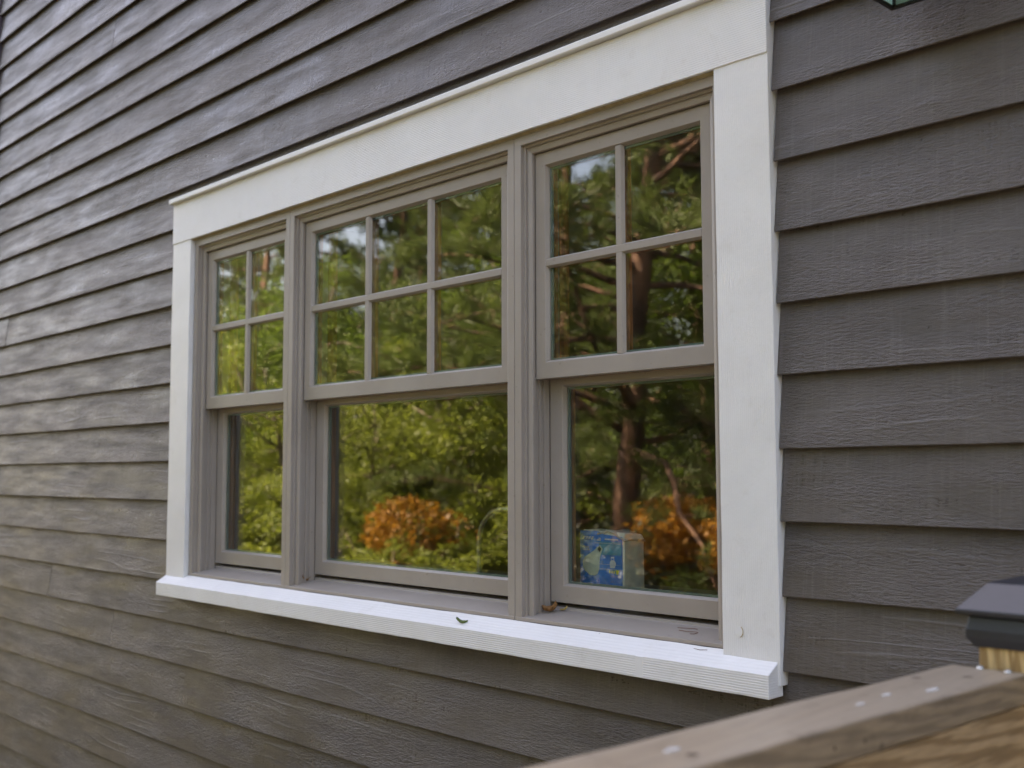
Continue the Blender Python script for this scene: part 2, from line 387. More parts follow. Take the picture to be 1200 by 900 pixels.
# ------------------------------------------------------------------ the triple window
win = empty('triple_window', (0, 0, 0))
tag(win, 'triple double hung window with taupe sashes and white painted casing', 'window')
CF = -.017                                                        # casing face
def wavy_box(x0, x1, y0, y1, z0, z1, name, mat, along, amp=.0006, bev=.0016):
    mb = MB(); L = (x1-x0) if along == 'X' else (z1-z0); n = max(2, int(L/.07)); r = random.Random(int(abs(x0*1000)+abs(z0*997)))
    V = []
    for i in range(n+1):
        t = i/n; j = [r.uniform(-amp, amp) for _ in range(8)]
        if along == 'X':
            x = x0+(x1-x0)*t; V += [(x, y0+j[0], z0+j[1]), (x, y0+j[2], z1+j[3]), (x, y1, z1+j[4]), (x, y1, z0+j[5])]
        else:
            z = z0+(z1-z0)*t; V += [(x0+j[0], y0+j[1], z), (x1+j[2], y0+j[3], z), (x1+j[4], y1, z), (x0+j[5], y1, z)]
    Fc = [(4*i+k, 4*i+(k+1) % 4, 4*i+4+(k+1) % 4, 4*i+4+k) for i in range(n) for k in range(4)]
    Fc += [(0, 1, 2, 3), (4*n+3, 4*n+2, 4*n+1, 4*n)]
    mb.add(V, Fc); return mb.build(name, mat, win, bevel=bev)
wavy_box(-3.9605, -3.8195, CF, .026, -.384, .8865, 'side_casing', M['white_v'], 'Z')
wavy_box(-1.4115, -1.2725, CF, .026, -.428, .8865, 'side_casing', M['white_v'], 'Z')
wavy_box(-3.9605, -1.2725, CF-.0024, .026, .8845, 1.0395, 'head_casing', M['white_h'], 'X')
MB().prism_x([(-.034, 1.0405), (-.036, 1.0435), (-.036, 1.056), (-.034, 1.059), (.012, 1.0605), (.012, 1.0405)], -3.968, -1.262).build('drip_cap', M['white_p'], win, bevel=.001)
so_ = MB()
nn = 40; V = []; rr = random.Random(3)
prof = [(-.053, -.4025), (-.053, -.4500), (-.001, -.4500), (-.001, -.3712)]
for i in range(nn+1):
    x = -3.965+(2.688)*i/nn
    V += [(x, y+rr.uniform(-.0006, .0006), z+rr.uniform(-.0006, .0006)) for y, z in prof]
so_.add(V, [(4*i+k, 4*i+(k+1) % 4, 4*i+4+(k+1) % 4, 4*i+4+k) for i in range(nn) for k in range(4)]+[(0, 1, 2, 3), (4*nn+3, 4*nn+2, 4*nn+1, 4*nn)])
# notch so the casing feet rest on the sill: sill back stops at the casing face there
so_.build('sill', M['white_s'], win, bevel=.0018)
# caulk bead under the head casing and beside the side casings
MB().prism_x([(CF+.004, .8838), (-.0005, .8800), (-.0005, .8838)], -3.818, -1.413).build('caulk_bead', M['caulk'], win)

UNITS = [(-3.8155, -3.1535, 2), (-3.1525, -2.0655, 3), (-2.0645, -1.4025, 2)]
ZTOP, ZBOT = .8805, -.367
FP = [(0, .002), (.0008, .0), (.0237, .0), (.0245, .0008), (.0245, .012), (.0305, .013), (.0305, .0185), (.036, .0185), (.0365, .0165), (.046, .0195), (.047, .021), (.047, .0295),
      (.0395, .030), (.0395, .0455), (.0455, .0465), (.0458, .051), (.041, .052), (.041, .061), (.0455, .062), (.0458, .0775), (.0465, .078), (.0465, .0808), (.0395, .081), (.0395, .127), (0, .127)]
UY, LY = .031, .082
def sash(x0, x1, z0, z1, y, wst, wtop, wbot, cols, rows):
    B = .0048
    s = MB().ring(x0, x1, z0, z1, [(0, 0, 0, y+.001), (.001, .001, .001, y), (wst-.001, wtop-.001, wbot-.001, y), (wst, wtop, wbot, y+.0008), (wst+B, wtop+B, wbot+B, y+.0115), (wst+B, wtop+B, wbot+B, y+.0275), (0, 0, 0, y+.0275)]).build('sash', M['frame'], win)
    # interior wood half
    MB().ring(x0, x1, z0, z1, [(.001, .001, .001, y+.0278), (wst+B+.003, wtop+B+.003, wbot+B+.003, y+.0278), (wst+B, wtop+B, wbot+B, y+.043), (.001, .001, .001, y+.043)]).build('wood_lining', M['stain'], s)
    gx0, gx1, gz0, gz1 = x0+wst+B, x1-wst-B, z0+wbot+B, z1-wtop-B
    MB().ring(gx0, gx1, gz0, gz1, [(.0002, .0002, .0002, y+.0158), (.0055, .0055, .0055, y+.0158), (.0055, .0055, .0055, y+.0222), (.0002, .0002, .0002, y+.0222)]).build('glass_spacer', M['spacer'], s)
    mw = .0085; bw = .0135                                         # half widths of the grille bars
    zs = [gz0+(gz1-gz0)*j/rows for j in range(rows+1)]; xs = [gx0+(gx1-gx0)*i/cols for i in range(cols+1)]
    for j in range(1, rows):
        MB().prism_x([(y+.0015, zs[j]-mw), (y+.0015, zs[j]+mw), (y+.0118, zs[j]+bw), (y+.0118, zs[j]-bw)], gx0-.003, gx1+.003).build('muntin', M['frame'], s, bevel=.0006)
        MB().box(gx0, gx1, y+.0282, y+.040, zs[j]-.010, zs[j]+.010).build('wood_muntin', M['stain'], s)
    for i in range(1, cols):
        MB().prism_z([(xs[i]-mw, y+.0022), (xs[i]+mw, y+.0022), (xs[i]+bw, y+.0119), (xs[i]-bw, y+.0119)], gz0-.003, gz1+.003).build('muntin', M['frame'], s, bevel=.0006)
        MB().box(xs[i]-.010, xs[i]+.010, y+.0285, y+.0395, gz0, gz1).build('wood_muntin', M['stain'], s)
    for i in range(cols):
        for j in range(rows):
            p = MB(); e = .0003
            p.box(xs[i]+e, xs[i+1]-e, y+.0122, y+.0152, zs[j]+e, zs[j+1]-e)
            p.box(xs[i]+e, xs[i+1]-e, y+.0226, y+.0256, zs[j]+e, zs[j+1]-e)
            p.build('pane', M['glass'], s)
    return s
for x0, x1, nc in UNITS:
    fr = MB().ring(x0, x1, ZBOT, ZTOP, [(a, a, 0, b) for a, b in FP], 'LTR').build('window_frame', M['frame'], win)
    MB().prism_x([(-.0015, -.3622), (-.0015, -.3712), (.127, -.3712), (.127, -.3335), (.088, -.3385), (.086, -.3455)], x0+.0002, x1-.0002).build('frame_sill', M['frame'], fr, bevel=.0012)
    # stained interior jamb extension
    MB().ring(x0+.004, x1-.004, -.345, ZTOP-.004, [(.0, .0, 0, .1275), (.036, .036, 0, .1275), (.036, .036, 0, .165), (.0, .0, 0, .165)], 'LTR').build('wood_jamb', M['stain'], fr)
    sash(x0+.0475, x1-.0475, .2417, .832, UY, .0350, .0340, .0425, nc, 2)
    sash(x0+.0472, x1-.0472, -.3270, .2610, LY, .0445, .0340, .0430, 1, 1)
MB().box(-3.82, -1.40, .1282, .33, -.372, -.346).build('window_stool', M['stain'], win, bevel=.003)

# ------------------------------------------------------------------ deck railing
rail = empty('deck_railing', (0, 0, 0)); tag(rail, 'weathered wooden deck railing with black capped post beside the wall', 'railing')
PY = YC+1.43                                                      # face of the post
def rough_bar(x0, x1, y0, y1, z0, z1, name, mat, parent, amp=.0012, bev=.004, step=.05):
    mb = MB(); n = int((y1-y0)/step); r = random.Random(5); V = []
    ph = [r.uniform(0, 6) for _ in range(6)]
    for i in range(n+1):
        y = y0+(y1-y0)*i/n; q = lambda a: amp*(math.sin(y*5+ph[a])*.6+math.sin(y*17+ph[a]*2)*.35+r.uniform(-.3, .3))
        V += [(x0+q(0), y, z0+q(1)), (x1+q(2), y, z0+q(3)), (x1+q(4), y, z1+q(5)), ((x0+x1)/2, y, z1+q(1)*.6), (x0+q(0), y, z1+q(3))]
    Fc = [(5*i+k, 5*i+(k+1) % 5, 5*i+5+(k+1) % 5, 5*i+5+k) for i in range(n) for k in range(5)]+[(0, 1, 2, 3, 4), tuple(5*n+k for k in (4, 3, 2, 1, 0))]
    V = [(x+(y-PY)*.03, y, z) for x, y, z in V]                    # the run is not quite square to the wall
    mb.add(V, Fc); return mb.build(name, mat, parent, bevel=bev, seg=3)
def _patches():
    # filled nail hole on the side casing and filled joint on the sill nose
    n = 22; V = [(-1.3705, CF-.0014, -.3285)]+[(-1.3705+.0095*math.cos(2*math.pi*k/n), CF-.0010, -.3285+.0105*math.sin(2*math.pi*k/n)) for k in range(n)]
    V += [(x, CF+.002, z) for x, y, z in V[1:n+1]]
    MB().add(V, [(0, 1+k, 1+(k+1) % n) for k in range(n)]+[(1+k, 1+n+k, 1+n+(k+1) % n, 1+(k+1) % n) for k in range(n)]).build('nail_patch', M['white_p'], win)
    MB().tube([(-1.3705+.0105*math.cos(R(a)), CF-.0006, -.3285+.0115*math.sin(R(a))) for a in range(-70, 61, 13)], .0009, 5).build('rust_ring', m_plain('rust_stain', (.42, .30, .16), .8), win)
    MB().box(-1.622, -1.600, -.0536, -.04, -.4494, -.4032).build('joint_filler', M['white_p'], win, bevel=.001)
_patches()
rough_bar(-.673, -.5765, -4.4, PY-.001, -.288, -.25, 'cap_rail', M['rail'], rail)
rough_bar(-.632, -.5800, -4.4, PY-.001, -.430, -.2895, 'side_rail', M['railside'], rail, bev=.003)
post = MB().box(-.638, -.549, PY, PY+.089, -2.55, -.195).build('post', M['post'], rail, bevel=.004)
# post cap: overhanging sloped roof over a chamfered skirt
cx, cy = -.5935, PY+.0445
pc = MB()
lv = [(.0445, -.2215), (.0475, -.2235), (.0555, -.2105), (.0555, -.2010), (.0520, -.1860), (.0500, -.1815), (.0640, -.1815), (.0645, -.1755), (.0345, -.1425), (.0300, -.1405), (.0015, -.1330)]
V = [(cx+sx*h, cy+sy*h, z) for h, z in lv for sx, sy in ((-1, -1), (1, -1), (1, 1), (-1, 1))]
pc.add(V, [(4*i+k, 4*i+(k+1) % 4, 4*i+4+(k+1) % 4, 4*i+4+k) for i in range(len(lv)-1) for k in range(4)]+[(0, 1, 2, 3), tuple(4*(len(lv)-1)+k for k in range(4))])
pc.build('post_cap', M['cap'], post, bevel=.0012)
for sx, sy in ((-.6325, -.007), (-.596, -.010), (-.566, -.006)):
    MB().lathe([(.0, .0), (.0042, .0005), (.0046, .0022), (.0030, .0036), (.0, .0038)][1:], (0, 0, 0), 10).build('screw', M['steel'], rail, True, up=False).matrix_world = Matrix.Translation((sx, PY+sy, ZC-.2500)) @ Matrix.Rotation(R(35), 4, 'X')
def splat(name, x, y, z, rx, ry, seed, parent):
    r = random.Random(seed); n = 14
    V = [(0, 0, .0012)]+[(rx*.7*math.cos(a)*s, ry*.7*math.sin(a)*s, .0010) for a, s in ((2*math.pi*k/n, r.uniform(.6, 1)) for k in range(n))]
    V += [(v[0]*1.35, v[1]*1.35, -.0012) for v in V[1:n+1]]
    Fc = [(0, 1+k, 1+(k+1) % n) for k in range(n)]+[(1+k, 1+n+k, 1+n+(k+1) % n, 1+(k+1) % n) for k in range(n)]
    o = mesh(name, V, Fc, M['drop'], parent); o.location = (x, y, z+ZC); return o
for px, (dx, dy, rx, ry) in enumerate([(-2.53, 4.72, .005, .016), (-2.51, 4.45, .005, .012), (-2.44, 4.98, .006, .022), (-2.58, 3.24, .006, .016)]):
    splat('dropping', dx*.25, YC+dy*.25, -.2497, rx, ry, px, rail)
for yy, zz, rr_ in ((4.20, -.272, .0022), (3.98, -.270, .0016), (4.95, -.262, .0030)):
    MB().lathe([(.0001, 0), (rr_, .0004), (rr_*.8, .0011), (.0001, .0014)], (0, 0, 0), 9).build('knot', m_plain('knot_dark', (.03, .018, .01), .8), rail, up=False).matrix_world = Matrix.Translation((-.5765+(YC+yy*.25-PY)*.03-.001, YC+yy*.25, ZC+zz)) @ Matrix.Rotation(R(90), 4, 'Y') @ Matrix.Diagonal((1.6, 1, 1, 1))

# ------------------------------------------------------------------ wall lantern (only its lower corner reaches into view)
lan = empty('wall_lantern', (0, 0, 0)); tag(lan, 'black metal wall lantern with greenish glass above the clapboards', 'lantern')
LX, LY0, LZ, LS = -.965, -.232, .861, .162
lm = MB()
lm.ring(0, 0, 0, 0, [(0, 0, 0, 0)], '')
def sq(z0, z1, o, i):                                             # square ring lying flat
    m_ = MB(); x0, x1, y0, y1 = LX-o, LX+LS+o, LY0-o, LY0+LS+o
    for a in ((x0, x1, y0, y0+i), (x0, x1, y1-i, y1), (x0, x0+i, y0+i, y1-i), (x1-i, x1, y0+i, y1-i)): m_.box(a[0], a[1], a[2], a[3], z0, z1)
    return m_
sq(LZ, LZ+.006, .0, .0075).build('bottom_frame', M['iron'], lan, bevel=.001)
sq(LZ+.29, LZ+.305, .004, .02).build('top_frame', M['iron'], lan, bevel=.001)
for x in (LX+.002, LX+LS-.012):
    for y in (LY0+.002, LY0+LS-.012): MB().box(x, x+.01, y, y+.01, LZ+.0062, LZ+.2898).build('corner_bar', M['iron'], lan)
lglass = m_leaf('lantern_glass', (.42, .70, .64), (.5, .78, .72), .6, .2)
for a in ((LX+.0125, LX+LS-.0125, LY0+.005, LY0+.008), (LX+.0125, LX+LS-.0125, LY0+LS-.008, LY0+LS-.005), (LX+.005, LX+.008, LY0+.0125, LY0+LS-.0125), (LX+LS-.008, LX+LS-.005, LY0+.0125, LY0+LS-.0125)):
    MB().box(*a, LZ+.0062, LZ+.2895).build('lantern_pane', lglass, lan)
V = []
for h, z in ((LS/2+.022, LZ+.3055), (LS/2+.022, LZ+.313), (.03, LZ+.385), (.03, LZ+.40), (.008, LZ+.425)):
    V += [(LX+LS/2+sx*h, LY0+LS/2+sy*h, z) for sx, sy in ((-1, -1), (1, -1), (1, 1), (-1, 1))]
MB().add(V, [(4*i+k, 4*i+(k+1) % 4, 4*i+4+(k+1) % 4, 4*i+4+k) for i in range(4) for k in range(4)]+[(0, 1, 2, 3), (16, 17, 18, 19)]).build('lantern_roof', M['iron'], lan, bevel=.001)
MB().tube([(LX+LS/2, LY0+LS/2, LZ+.42), (LX+LS/2, LY0+LS/2, LZ+.47), (LX+LS/2, LY0+LS/2+.04, LZ+.50), (LX+LS/2, -.05, LZ+.48), (LX+LS/2, -.012, LZ+.45)], .008, 10).build('bracket_arm', M['iron'], lan, True)
MB().box(LX+LS/2-.055, LX+LS/2+.055, -.022, -.002, LZ+.32, LZ+.58).build('back_plate', M['iron'], lan, bevel=.006)
MB().lathe([(.004, 0), (.012, .002), (.012, .05), (.022, .07), (.028, .10), (.018, .135), (.004, .145)], (LX+LS/2, LY0+LS/2, LZ+.06), 16).build('lamp_bulb', m_plain('milky_bulb', (.75, .75, .7), .3), lan, True)

# ------------------------------------------------------------------ leaves and needles on the sills
def curled_leaf(name, loc, rot, L, W, mat, label, curl=.5, lobes=0, group=None):
    n, m = 9, 5; V = []; r = random.Random(hash(label) % 1000)
    for i in range(n):
        t = i/(n-1); wd = W*math.sin(math.pi*min(1, t*.92+.06))**.8*(1+(.28*math.sin(t*lobes*6.28) if lobes else 0))
        for j in range(m):
            s = (j/(m-1)-.5)*2; V.append((L*(t-.5), wd*.5*s, curl*L*((t-.5)**2)*1.6+curl*W*s*s*.7+r.uniform(-.0006, .0006)))
    k = len(V); V += [(x, y, z+.0006) for x, y, z in V]
    q = [(i*m+j, i*m+j+1, (i+1)*m+j+1, (i+1)*m+j) for i in range(n-1) for j in range(m-1)]
    bd = [j for j in range(m)]+[i*m+m-1 for i in range(1, n)]+[(n-1)*m+j for j in range(m-2, -1, -1)]+[i*m for i in range(n-2, 0, -1)]
    Fc = q+[tuple(a+k for a in f[::-1]) for f in q]+[(bd[a], bd[(a+1) % len(bd)], bd[(a+1) % len(bd)]+k, bd[a]+k) for a in range(len(bd))]
    o = mesh(name, V, Fc, mat, None, True); o.location = (loc[0], loc[1], loc[2]+ZC); o.rotation_euler = rot; return tag(o, label, 'leaf', group)
dry = m_plain('dry_leaf_brown', (.26, .13, .05), .7, .3, 0, .35, 90); grn = m_plain('dull_green_leaf', (.13, .18, .055), .6, .3, 0, .35, 120)
curled_leaf('fallen_leaf', (-2.232, -.036, -.3915), (R(8), R(12), R(25)), .034, .014, grn, 'small curled green leaf lying on the white window sill', .55, 2)
curled_leaf('fallen_leaf', (-1.990, .058, -.3475), (R(10), R(-20), R(30)), .040, .024, dry, 'dry brown leaf caught in the corner below the bulb carton window', .7, 3)
curled_leaf('fallen_leaf', (-3.118, .052, -.3485), (R(15), R(15), R(70)), .030, .02, dry, 'dry brown leaf in the sill corner of the wide middle window', .8, 2)
curled_leaf('fallen_leaf', (-1.964, .074, -.3445), (R(-10), R(-18), R(5)), .028, .008, m_plain('straw_leaf', (.42, .30, .10), .7, .3, 0, .3, 90), 'thin straw coloured leaf under the sash by the bulb carton', .5, 0)
nd = m_plain('pine_needle_brown', (.17, .075, .045), .6)
def needles(loc, segs, label):
    mb = MB()
    for pts in segs: mb.tube([(x, y, .0012+k*.0004) for k, (x, y) in enumerate(pts)], .0007, 5)
    o = mb.build('pine_needle', nd, None, up=False); o.location = (loc[0], loc[1], loc[2]+ZC); o.rotation_euler = (R(12), 0, 0); tag(o, label, 'pine needle')
needles((-1.555, .048, -.3525), [[(-.035, .01), (-.012, .012), (.012, .014), (.02, .012)], [(-.02, -.004), (.0, -.006), (.03, -.004), (.036, -.008), (.034, -.018), (.024, -.022)]], 'brown pine needles lying on the taupe sill below the right sash')
needles((-1.475, -.012, -.3792), [[(-.022, .002), (.0, -.002), (.018, .002)]], 'single pine needle lying on the white sill by the casing')

# ------------------------------------------------------------------ inside the kitchen
ctr = empty('kitchen_counter'); tag(ctr, 'dim kitchen counter behind the window glass', 'counter')
MB().box(-4.2, -1.2, .335, .95, -.41, -.372).build('countertop', m_plain('grey_laminate', (.16, .15, .14), .35), ctr, bevel=.004)
MB().box(-4.18, -1.22, .36, .92, -1.1, -.411).build('cabinet', M['stain'], ctr)
fau = empty('faucet'); tag(fau, 'chrome gooseneck faucet seen through the middle window', 'faucet')
pts = [(-2.652, .40, -.372), (-2.652, .40, -.31)]+[(-2.540+.112*math.cos(a), .40, -.225+.115*math.sin(a)) for a in [R(180-12*i) for i in range(17)]]
chrome = m_plain('brushed_chrome', (.62, .66, .62), .25, .5, .9)
MB().tube(pts, .0085, 12).build('spout', chrome, fau, True)
MB().lathe([(.026, 0), (.026, .006), (.016, .02), (.014, .045), (.010, .05)], (-2.652, .40, -.3718), 18).build('base', chrome, fau, True)
bowl = MB().lathe([(.030, 0), (.062, .012), (.088, .045), (.094, .085), (.091, .086), (.084, .045), (.058, .016), (.002, .008)], (-2.53, .55, -.3718), 28).build('bowl', m_plain('dark_teal_bowl', (.10, .16, .17), .3), None, True)
tag(bowl, 'dark teal bowl beside the faucet behind the glass', 'bowl')
pk = empty('bulb_carton'); tag(pk, 'blue and white light bulb carton standing behind the right sash', 'carton')
bx0, bx1, by0, by1, bz0, bz1 = -1.9955, -1.8456, .172, .250, -.3455, -.146
blue = m_plain('carton_blue', (.006, .22, .70), .35, .5, 0, .25, 12)
V = []; rr = random.Random(2)
lev = [bz0, bz0+.05, bz0+.10, bz0+.15, bz1-.012, bz1]
for z in lev:
    i = .004 if z == bz1 else 0
    V += [(bx0+i+rr.uniform(-.001, .001), by0+i, z), (bx1-i, by0+i+rr.uniform(-.001, .001), z-.004*(z > bz1-.02)), (bx1-i+rr.uniform(-.0015, .0015), by1-i, z-.010*(z > bz1-.02)), (bx0+i, by1-i, z)]
MB().add(V, [(4*i+k, 4*i+(k+1) % 4, 4*i+4+(k+1) % 4, 4*i+4+k) for i in range(len(lev)-1) for k in range(4)]+[(0, 1, 2, 3), tuple(4*(len(lev)-1)+k for k in range(4))]).build('carton_body', m_plain('carton_pale', (.82, .83, .72), .35, .5, 0, .15, 20), pk, bevel=.003)
fy = by0-.0016
def flat(name, poly, mat, y, th=.0007):
    n = len(poly); V = [(x, y, z) for x, z in poly]+[(x, y+th, z) for x, z in poly]
    return MB().add(V, [tuple(range(n)), tuple(range(2*n-1, n-1, -1))]+[(i, (i+1) % n, n+(i+1) % n, n+i) for i in range(n)]).build(name, mat, pk)
Wd, Ht = bx1-bx0, bz1-bz0
P_ = lambda u, v: (bx0+u*Wd, bz0+(.30+.70*v)*Ht)
flat('front_panel', [P_(.0, -.2), P_(.965, -.2), P_(.965, .90), P_(.55, .93), P_(.42, .985), P_(.0, .985)], blue, fy)
flat('light_blue_patch', [P_(.40, .56), P_(.95, .56), P_(.95, .80), P_(.46, .80)], m_plain('carton_light_blue', (.03, .30, .46), .35), fy-.0009)  # lighter blue patch on the front panel
blb = [(.42, .70), (.47, .73), (.53, .665), (.48, .55), (.455, .43), (.45, .30), (.41, .21), (.33, .17), (.22, .18), (.13, .24), (.07, .33), (.07, .42), (.12, .50), (.22, .56), (.32, .62)]
flat('bulb_picture', [P_(u, v) for u, v in blb], m_plain('print_white', (.62, .72, .62), .4), fy-.0018)
flat('bulb_picture_base', [P_(u, v) for u, v in ((.42, .66), (.455, .71), (.505, .665), (.465, .60))], m_plain('print_dark', (.02, .03, .03), .4), fy-.0027)
pw = m_plain('print_pale', (.62, .68, .70), .4)
for i in range(4): flat('print_mark', [P_(.06+i*.065, .83), P_(.10+i*.065, .83), P_(.14+i*.065, .885), P_(.10+i*.065, .885)], pw, fy-.0018)
for u, v, wd, hh in ((.40, .81, .09, .03), (.44, .845, .05, .02), (.58, .83, .30, .025), (.35, .765, .58, .008), (.08, .69, .14, .010), (.10, .66, .12, .010), (.08, .63, .15, .010), (.42, .385, .52, .005), (.42, .30, .52, .005)):
    flat('print_mark', [P_(u, v), P_(u+wd, v), P_(u+wd, v+hh), P_(u, v+hh)], pw, fy-.0018)
flat('print_mark', [P_(u, v) for u, v in ((.70, .33), (.80, .33), (.83, .42), (.79, .47), (.79, .53), (.72, .53), (.72, .47), (.69, .42))], pw, fy-.0018)
flat('print_mark', [P_(.735, .475), P_(.78, .475), P_(.78, .505), P_(.735, .505)], blue, fy-.0027)
yel = m_plain('print_yellow', (.62, .66, .06), .4)
for i in range(3): flat('print_mark', [P_(.68+i*.05, .235), P_(.70+i*.05, .235), P_(.70+i*.05, .285), P_(.68+i*.05, .285)], yel, fy-.0018)
flat('print_mark', [P_(.84, .22), P_(.88, .22), P_(.90, .295), P_(.82, .295)], yel, fy-.0018)
MB().tube([(bx1+.002, by0+.006, bz0+.04), (bx1+.0015, by1-.008, bz0+.052)], .0012, 6).build('seam', pw, pk)
# crinkled film over the top
film = N('film_clear'); film.bsdf((.5, .48, .42), .18, .6, film.bump(film.noise(film.coords((1, 1, 1)), 70, 4, .7), 1, .004)); film = film.m
n = 9; V = []
for i in range(n):
    for j in range(5):
        u, v = i/(n-1), j/4
        V.append((bx0+Wd*(.40+.62*u), by0-.002+(by1-by0+.004)*v, bz1-.014+.016*math.sin(math.pi*min(1, u*.9+.15))-.008*u+rr.uniform(-.004, .004)))
k = len(V); V += [(x, y, z-.005) for x, y, z in V]; m = 5
q = [(i*m+j, i*m+j+1, (i+1)*m+j+1, (i+1)*m+j) for i in range(n-1) for j in range(m-1)]
bd = [j for j in range(m)]+[i*m+m-1 for i in range(1, n)]+[(n-1)*m+j for j in range(m-2, -1, -1)]+[i*m for i in range(n-2, 0, -1)]
MB().add(V, q+[tuple(a+k for a in f[::-1]) for f in q]+[(bd[a], bd[(a+1) % len(bd)], bd[(a+1) % len(bd)]+k, bd[a]+k) for a in range(len(bd))]).build('wrapping_film', film, pk, True)

# ------------------------------------------------------------------ trees facing the window (most seen mirrored in the panes, some unseen and added for shade)
def np_mesh(name, V, quads, mat):
    me = bpy.data.meshes.new(name); V = np.asarray(V, np.float32); q = np.asarray(quads, np.int32)
    me.vertices.add(len(V)); me.vertices.foreach_set('co', V.ravel())
    me.loops.add(q.size); me.loops.foreach_set('vertex_index', q.ravel())
    me.polygons.add(len(q)); me.polygons.foreach_set('loop_start', np.arange(0, q.size, q.shape[1], dtype=np.int32))
    me.polygons.foreach_set('loop_total', np.full(len(q), q.shape[1], np.int32))
    me.update(); me.validate(); me.materials.append(mat); return me
def leaves(P, size, rng, up=.4):
    n = len(P); a = rng.normal(size=(n, 3)); a[:, 2] += -.3; a /= np.linalg.norm(a, axis=1)[:, None]
    b = rng.normal(size=(n, 3)); b[:, 2] *= up; b -= a*(a*b).sum(1)[:, None]; b /= np.linalg.norm(b, axis=1)[:, None]
    s = (size*rng.uniform(.6, 1.35, n))[:, None]
    V = np.stack([P-a*s*.5, P+b*s*.33, P+a*s*.55, P-b*s*.33], 1).reshape(-1, 3)
    return V, np.arange(4*n).reshape(n, 4)
def needle_tufts(P, D, L, rng, k=13):
    n = len(P); d = np.repeat(D, k, 0)+rng.normal(scale=.62, size=(n*k, 3)); d /= np.linalg.norm(d, axis=1)[:, None]
    p = np.repeat(P, k, 0)+rng.normal(scale=.03, size=(n*k, 3)); l = (L*rng.uniform(.7, 1.3, n*k))[:, None]
    sd_ = np.cross(d, rng.normal(size=(n*k, 3))); sd_ /= np.linalg.norm(sd_, axis=1)[:, None]
    V = np.stack([p-sd_*.008, p+sd_*.008, p+d*l], 1).reshape(-1, 3)
    return V, np.arange(3*n*k).reshape(n*k, 3)
barkP = m_wood('pine_bark', (.22, .125, .08), (.07, .042, .03), 'Z', 1.4, .9, ringscale=3, bump=.02)
barkB = m_wood('grey_bark', (.20, .16, .12), (.09, .07, .05), 'Z', 1.0, .9, ringscale=3, bump=.01)
leafM = [m_leaf('maple_green', (.034, .068, .012), (.112, .168, .024)), m_leaf('yellow_green', (.054, .086, .014), (.18, .215, .030))]
needM = m_leaf('pine_needle_green', (.035, .062, .016), (.11, .15, .034), .3)
orangeM = m_leaf('autumn_orange', (.08, .048, .010), (.27, .125, .014), .4)
goldM = m_leaf('autumn_gold', (.15, .07, .012), (.44, .22, .032), .4)
def wander(p, d, L, n, jit, r, lift=0):
    pts = [Vector(p)]; d = Vector(d).normalized()
    for i in range(n):
        d = (d+Vector((r.gauss(0, jit), r.gauss(0, jit), r.gauss(0, jit)+lift))).normalized(); pts.append(pts[-1]+d*(L/n))
    return pts
def make_pine(seed, H, rad, nlimb, zmin, clear=None):
    """trunk and limbs (one mesh) and needle crown (one mesh); clear: bearing kept free of limbs low down"""
    r = random.Random(seed); g = np.random.default_rng(seed); t = MB()
    tp = wander((0, 0, 0), (0, 0, 1), H, 12, .02, r); t.tube(tp, [rad*(1-.85*i/12)*(1.25 if i == 0 else 1) for i in range(13)], 14)
    P, D = [], []
    for i in range(nlimb):
        z = zmin+(H-zmin-.4)*((i+r.random())/nlimb); f = z/H*12; a = tp[int(f)].lerp(tp[min(12, int(f)+1)], f-int(f))
        az = r.uniform(0, 6.283)
        if clear is not None and z < 8 and abs((az-clear+math.pi) % (2*math.pi)-math.pi) < .85: az += 2.2
        L = (1-(z/H)**1.5)*r.uniform(3.0, 4.6)+.5; lp_ = wander(a, (math.cos(az), math.sin(az), r.uniform(-.05, .35)), L, 7, .16, r, -.015)
        r0 = rad*(.34-.2*z/H)*r.uniform(.7, 1.15); t.tube(lp_, [r0*(1-.85*k/7) for k in range(8)], 7)
        for k in range(2, 8):
            for s in range(3 if k < 7 else 4):
                q = lp_[k]; dd = (lp_[k]-lp_[k-1]).normalized(); side = dd.cross(Vector((0, 0, 1))).normalized()*r.choice((-1, 1))
                bd_ = (dd*.6+side*r.uniform(.4, 1.1)+Vector((0, 0, r.uniform(-.1, .45)))); bl = r.uniform(.4, 1.0)*(1.15-.07*k)
                bp = wander(q, bd_, bl, 4, .18, r, .05); t.tube(bp, [.013, .01, .008, .006, .004], 4, False)
                for b in bp[1:]:
                    for _ in range(2):
                        P.append(b+Vector((r.gauss(0, .05), r.gauss(0, .05), r.gauss(0, .05)))); D.append((bp[-1]-bp[0]).normalized()+Vector((0, 0, .35)))
    V, q = needle_tufts(np.array(P), np.array(D), .16, g, 14)
    return t, np_mesh('crown', V, q, needM)
